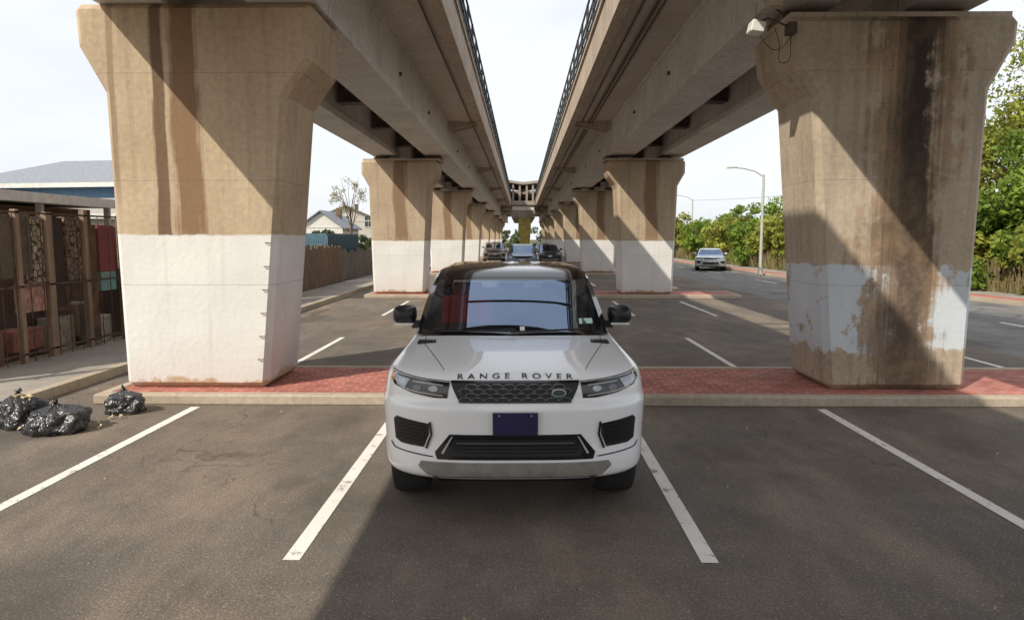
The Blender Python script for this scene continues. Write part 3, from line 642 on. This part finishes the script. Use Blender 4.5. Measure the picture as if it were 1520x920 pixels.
tree(-37,50,6.2,2.4,2500,.14,M_l2,'small tree behind the grey roofs','tree','tree',20,13,.3,8)
v=[]
for i in range(46):
    a=i/45; x=-150+300*a; v.append(leaves((x,150+20*math.sin(a*3),2.0),(6,5,2.6+1.2*math.sin(i*1.7)),700,.42,14,100+i))
o=leafobj('distant_trees',np.concatenate(v),M_l4); o['kind']='stuff'; o['label']='far off line of dark green trees'; o['category']='trees'
rs=np.random.RandomState(3); n=9000; yy=rs.uniform(18,75,n); xx=np.interp(yy,[p[1] for p in KL],[p[0] for p in KL])+2.3+rs.uniform(0,.8,n); hh=rs.uniform(.4,1.3,n); dx=rs.normal(0,.14,n); dy=rs.normal(0,.14,n); w=.03
z0=np.zeros(n); v=np.stack([np.stack([xx-w,yy,z0],1),np.stack([xx+w,yy,z0],1),np.stack([xx+dx+w*.3,yy+dy,hh],1),np.stack([xx+dx-w*.3,yy+dy,hh],1)],1).reshape(-1,3)
o=leafobj('tall_grass',v,M_l3); o['kind']='stuff'; o['label']='tall dry grass and vines along the fence'; o['category']='grass'
v=[]
for i in range(34):
    y=18+i*1.5; v.append(leaves((kx(y)+2.6+R.uniform(-.15,.3),y,R.uniform(.9,1.8)),(.45,1.1,R.uniform(.6,1.1)),1100,.08,11,300+i))
o=leafobj('fence_vines',np.concatenate(v),M_l2); o['kind']='stuff'; o['label']='yellow green vines spilling over the fence'; o['category']='vines'
b=MB(); y=18
while y<85:
    x=kx(y)+2.45; h=R.uniform(1.05,1.5); b.box(x,x+.03,y,y+.11,.02,h,rz=R.uniform(-.05,.05)); y+=R.uniform(.13,.26)
for z in (.45,1.0):
    ys=[18,21,36,60,85]
    for a,c in zip(ys[:-1],ys[1:]):
        xa,xc=kx(a)+2.49,kx(c)+2.49; b.add([(xa,a,z),(xa+.05,a,z),(xc+.05,c,z),(xc,c,z),(xa,a,z+.09),(xa+.05,a,z+.09),(xc+.05,c,z+.09),(xc,c,z+.09)],[(0,3,2,1),(4,5,6,7),(0,1,5,4),(1,2,6,5),(2,3,7,6),(3,0,4,7)])
tag(b.obj('wooden_fence',M_wood),'weathered wooden picket fence below the hedge','fence')
# ------------------------------------------------------------------ left side: near fence and porch
M_stone2=brickmat('tan_brick',(.62,.54,.42),(.50,.42,.32),(.16,.13,.1),1,.2,.08,(rad(90),0,rad(90)))
M_stone=stonepanel('stone_lattice',(.56,.47,.36),(.06,.045,.035),9)
M_stone3=stonepanel('dark_lattice',(.34,.24,.17),(.03,.022,.018),11)
M_barr=simple('rusty_bars',(.12,.075,.055),.8,.1,.5)
r=root('boundary_fence','cluttered rusty fence of brick, wood posts and wire mesh','fence',(-7.75,0,.0))
for (ya,yb,z0,z1,m) in ((9.0,10.38,1.45,2.42,M_stone2),(10.52,10.78,1.50,2.45,M_stone2),(10.80,11.06,1.35,2.40,M_stone),(11.25,11.55,.9,2.4,simple('dark_board',(.05,.035,.03),.8)),(11.6,12.02,1.35,2.42,M_stone3),(12.18,12.45,.2,2.3,M_rust),(12.5,13.0,1.45,2.3,simple('maroon_board',(.28,.05,.06),.5)),(12.5,13.0,1.1,1.44,simple('turquoise_board',(.25,.46,.44),.6)),(13.4,15.4,.3,2.2,M_wood),(10.5,11.05,.9,1.34,simple('pink_board',(.5,.27,.22),.8,0,.4,9))):
    b=MB(); b.box(-.12,.0,ya,yb,z0,z1); b.obj('panel',m,r)
for y,w,h in ((8.4,.05,2.5),(9.4,.045,2.45),(10.45,.04,2.5),(11.15,.07,2.48),(12.1,.05,2.55),(13.2,.06,2.5),(14.3,.04,2.3),(15.6,.05,2.5),(17,.05,2.4)):
    b=MB(); b.box(-.04,.06,y-w,y+w,0,h); b.obj('post',M_wood2,r,bevel=.008)
b=MB()
for z in (.25,1.3,2.44): b.box(.03,.06,8.2,18,z,z+.03)
y=8.25
while y<18: b.box(.035,.047,y,y+.009,.12,2.44); y+=.30
b.obj('bars',M_barr,r)
b=MB(); y=8.2
while y<18:
    for sgn in (1,-1):
        for k in range(19):
            z=.12+k*.12; ya=y+(0 if k%2==0 else .06)*sgn; yb=y+(.06 if k%2==0 else 0)*sgn
            b.add([(.02,ya-.0025,z),(.02,ya+.0025,z),(.02,yb+.0025,z+.12),(.02,yb-.0025,z+.12)],[(0,1,2,3)])
    y+=.12
b.obj('chain_link',M_barr,r,fix=False)
b=MB(); b.box(-.75,-.7,8,18,.02,2.3); b.obj('back_panel',woodmat('dark_panel',(.17,.11,.085)),r)
for (ya,yb,z0,z1,c) in ((9.4,10.2,.75,1.0,(.5,.25,.2)),(10.6,11.3,.25,.6,(.4,.16,.12)),(11.6,12.1,.1,.7,(.4,.34,.26)),(12.2,12.6,.3,.9,(.35,.27,.2)),(8.6,9.1,.1,.9,(.3,.22,.17)),(9.8,10.4,.1,.6,(.22,.12,.1)),(11.7,12.0,.8,1.2,(.25,.1,.08)),(12.7,13.2,.1,.6,(.5,.45,.38))):
    b=MB(); b.box(-.6,-.25,ya,yb,z0,z1); b.obj('stored_box',simple('panel_paint',c,.6,0,.3),r,bevel=.02)
r=root('porch_building','low porch building with pale flat roof edge','house',(-9.4,8.0,0))
b=MB(); b.box(-6,-1.6,0,9.5,0,2.78); b.obj('wall',brickmat('dark_brick',(.26,.15,.11),(.2,.11,.085),(.3,.26,.22),1,.22,.075,(rad(90),0,rad(90))),r)
M_roofe=simple('roof_edge',(.78,.76,.72),.7)
b=MB(); b.box(-6.4,.10,-.4,10,2.84,2.88); b.box(.1,.15,-.4,10,2.74,2.93); b.obj('roof',M_roofe,r)
for y in (1.2,3.2,5.4,7.6):
    b=MB(); b.box(-.1,.02,y,y+.08,0,2.83); b.obj('post',M_gwhite,r)
for y in (2.0,4.6,7):
    b=MB(); b.box(-1.62,-1.55,y,y+1.1,1.1,2.2,0); w=b.obj('window',M_winglass,r); b=MB(); b.box(-1.6,-1.53,y-.07,y,1.03,2.27); b.box(-1.6,-1.53,y+1.1,y+1.17,1.03,2.27); b.box(-1.6,-1.53,y,y+1.1,2.2,2.27); b.box(-1.6,-1.53,y,y+1.1,1.03,1.1); b.obj('frame',M_gwhite,w)
def house(x,y,w,d,h,rh,rz,wall,roofc,label,nf=2,hip=False):
    r=root('house',label,'house',(x,y,0),rz)
    b=MB(); b.prism_y([(-w/2,0),(w/2,0),(w/2,h),(0,h+rh-.1),(-w/2,h)] if not hip else [(-w/2,0),(w/2,0),(w/2,h),(-w/2,h)],0,d); b.obj('wall',wall,r)
    b=MB(); t=.14; o=.35
    if hip: b.add([(-w/2-o,-o,h),(w/2+o,-o,h),(w/2+o,d+o,h),(-w/2-o,d+o,h),(-w/4,d*.4,h+rh),(w/4,d*.4,h+rh),(w/4,d*.6,h+rh),(-w/4,d*.6,h+rh)],[(0,3,2,1),(4,5,6,7),(0,1,5,4),(1,2,6,5),(2,3,7,6),(3,0,4,7)])
    else:
        k=rh/(w/2); b.prism_y([(-w/2-o,h-o*k),(0,h+rh),(w/2+o,h-o*k),(w/2+o,h-o*k+t),(0,h+rh+t),(-w/2-o,h-o*k+t)],-o,d+o)
    ro=b.obj('roof',roofc,r)
    b=MB(); b.box(w*.15,w*.15+.5,d*.5,d*.5+.5,h+rh*.3,h+rh+.5); b.obj('chimney',M_rust,ro)
    b=MB(); b.box(-w/2-o-.03,w/2+o+.03,-o-.04,-o-.005,h-.16,h+.02) if hip else b.box(-w/2,w/2,-.05,-.005,h-.1,h); b.obj('fascia',M_gwhite,r)
    for f in range(nf):
        for k in range(3):
            xx=-w/2+w*(k+.5)/3; z=.9+f*2.7
            b=MB(); b.box(xx-.45,xx+.45,-.03,.02,z,z+1.3); wo=b.obj('window',M_winglass,r)
            b=MB(); b.box(xx-.55,xx+.55,-.06,-.031,z-.1,z); b.box(xx-.55,xx+.55,-.06,-.031,z+1.3,z+1.4); b.box(xx-.55,xx-.45,-.06,-.031,z,z+1.3); b.box(xx+.45,xx+.55,-.06,-.031,z,z+1.3); b.box(xx-.02,xx+.02,-.05,-.031,z,z+1.3); b.obj('frame',M_gwhite,wo)
        for yy in (d*.2,d*.5,d*.8):
            b=MB(); b.box(w/2-.02,w/2+.03,yy-.45,yy+.45,.9+f*2.7,2.2+f*2.7); b.obj('window',M_winglass,r)
    b=MB(); b.box(w/2-.02,w/2+.04,d*.33,d*.33+.95,0,2.1); b.obj('door',M_wood,r)
roofg=simple('grey_shingle',(.24,.26,.29),.9,0,.25,12); roofb=simple('brown_shingle',(.34,.31,.28),.9,0,.25,12)
house(-19.5,28,8.6,9,4.25,1.35,rad(-8),simple('blue_wall',(.09,.18,.30),.7),roofg,'blue house with low grey hip roof',1,True)
house(-16.5,24,5,6,2.9,.7,0,simple('pale_wall',(.5,.5,.47),.7),roofb,'low pale shed house behind the porch',1,True)
house(-22.5,88,8.5,10,4.4,1.8,rad(15),simple('cream_siding',(.62,.58,.50),.7),roofb,'cream two storey house with brown gable roof',2)
house(-21,72,4.5,7,3.3,1.6,rad(0),M_gwhite,roofg,'small white gabled house behind fences',1)
house(-15.5,100,8,9,3.8,1.9,rad(-5),simple('tan_siding',(.55,.52,.45),.8),roofg,'tan house with grey gable roof',2)
r=root('wooden_shed','dark weathered wooden shed beside the sidewalk','shed',(-8.15,21.5,0))
b=MB(); b.box(-2.5,0,0,3.6,0,2.85); b.obj('wall',M_wood,r); b=MB(); b.box(-2.7,.2,-.2,3.8,2.86,2.98); b.obj('roof',roofb,r)
b=MB(); b.box(-.0,.04,1.2,2.1,.05,2.1); b.obj('door',M_wood2,r)
def plank_fence(x,y0,y1,h,mat,label,gap=.155,jit=.12):
    b=MB(); y=y0
    while y<y1: b.box(x,x+.03,y,y+gap*.85,.02,h+R.uniform(-jit,jit),rz=R.uniform(-.06,.06)); y+=gap
    b.box(x-.05,x-.002,y0,y1,.5,.6); b.box(x-.05,x-.002,y0,y1,h-.4,h-.3)
    tag(b.obj('wooden_fence',mat),label,'fence','plank fences beside the sidewalk')
plank_fence(-8.2,25.4,31,1.75,M_wood,'dark weathered plank fence beside the sidewalk')
plank_fence(-8.35,31.3,38,1.5,M_wood3,'grey weathered plank fence beside the sidewalk',.2)
plank_fence(-8.1,38.2,47,1.7,M_wood2,'brown plank fence beside the sidewalk')
plank_fence(-8.0,18.2,21.3,1.95,M_wood2,'short brown plank fence next to shed')
plank_fence(-8.3,47.5,75,1.5,M_wood3,'long grey plank fence further along street',.18)
plank_fence(-8.3,75.3,120,1.6,M_wood,'long brown plank fence further along street',.18)
r=root('shipping_container','blue green metal container behind the fence','container',(-11.2,31,0)); b=MB()
b.box(0,2.4,0,6,.1,2.3)
for k in range(24): b.box(2.4,2.44,k*.25,k*.25+.12,.2,2.2)
b.obj('wall',simple('blue_metal',(.08,.16,.21),.6,.2,.3),r)
for (x,y,h,l) in ((-10.5,36,2.4,'green bush behind the plank fence'),(-10.2,46,2.6,'green bush behind the plank fence'),(-9.9,58,2.8,'green bush behind the plank fence')):
    tree(x,y,h,1.3,2500,.11,M_l4,l,'bush','bush',20,int(y),.1,5,'bushes behind the plank fences',.06)
# ------------------------------------------------------------------ world, sun, camera
w=bpy.data.worlds.new('World'); scene.world=w; w.use_nodes=True; nt=w.node_tree; bg=nt.nodes['Background']
sky=nt.nodes.new('ShaderNodeTexSky'); sky.sky_type='NISHITA'; sky.sun_disc=False; sky.sun_elevation=rad(40); sky.sun_rotation=rad(225); sky.dust_density=2.5; sky.air_density=1.0
tc=nt.nodes.new('ShaderNodeTexCoord'); mp=nt.nodes.new('ShaderNodeMapping'); mp.inputs['Scale'].default_value=(1,1,2.6); nt.links.new(tc.outputs['Generated'],mp.inputs[0])
no=nt.nodes.new('ShaderNodeTexNoise'); no.inputs['Scale'].default_value=1.6; no.inputs['Detail'].default_value=7; no.inputs['Roughness'].default_value=.55; nt.links.new(mp.outputs[0],no.inputs[0])
mr=nt.nodes.new('ShaderNodeMapRange'); mr.inputs[1].default_value=.3; mr.inputs[2].default_value=.6; mr.inputs[3].default_value=.6; mr.inputs[4].default_value=.94; nt.links.new(no.outputs[0],mr.inputs[0])
mx=nt.nodes.new('ShaderNodeMix'); mx.data_type='RGBA'; nt.links.new(mr.outputs[0],mx.inputs[0]); nt.links.new(sky.outputs[0],mx.inputs[6]); mx.inputs[7].default_value=(6.8,7.0,7.3,1)
nt.links.new(mx.outputs[2],bg.inputs[0]); bg.inputs[1].default_value=.15
sd=bpy.data.lights.new('sun','SUN'); sd.energy=4.2; sd.angle=rad(.5); sd.color=(1,.92,.79); so=bpy.data.objects.new('sun',sd); COL.objects.link(so)
so.rotation_euler=Vector((1,1.0,-1.2)).to_track_quat('-Z','Y').to_euler()
cd=bpy.data.cameras.new('camera'); cd.sensor_width=36; cd.lens=24.16; cd.clip_end=3000; cd.clip_start=.05; co=bpy.data.objects.new('camera',cd); COL.objects.link(co)
co.location=(0,0,2.05); co.rotation_euler=(rad(90-5.9),0,rad(.84)); scene.camera=co
scene.view_settings.view_transform='Standard'; scene.view_settings.look='None'; scene.view_settings.exposure=0
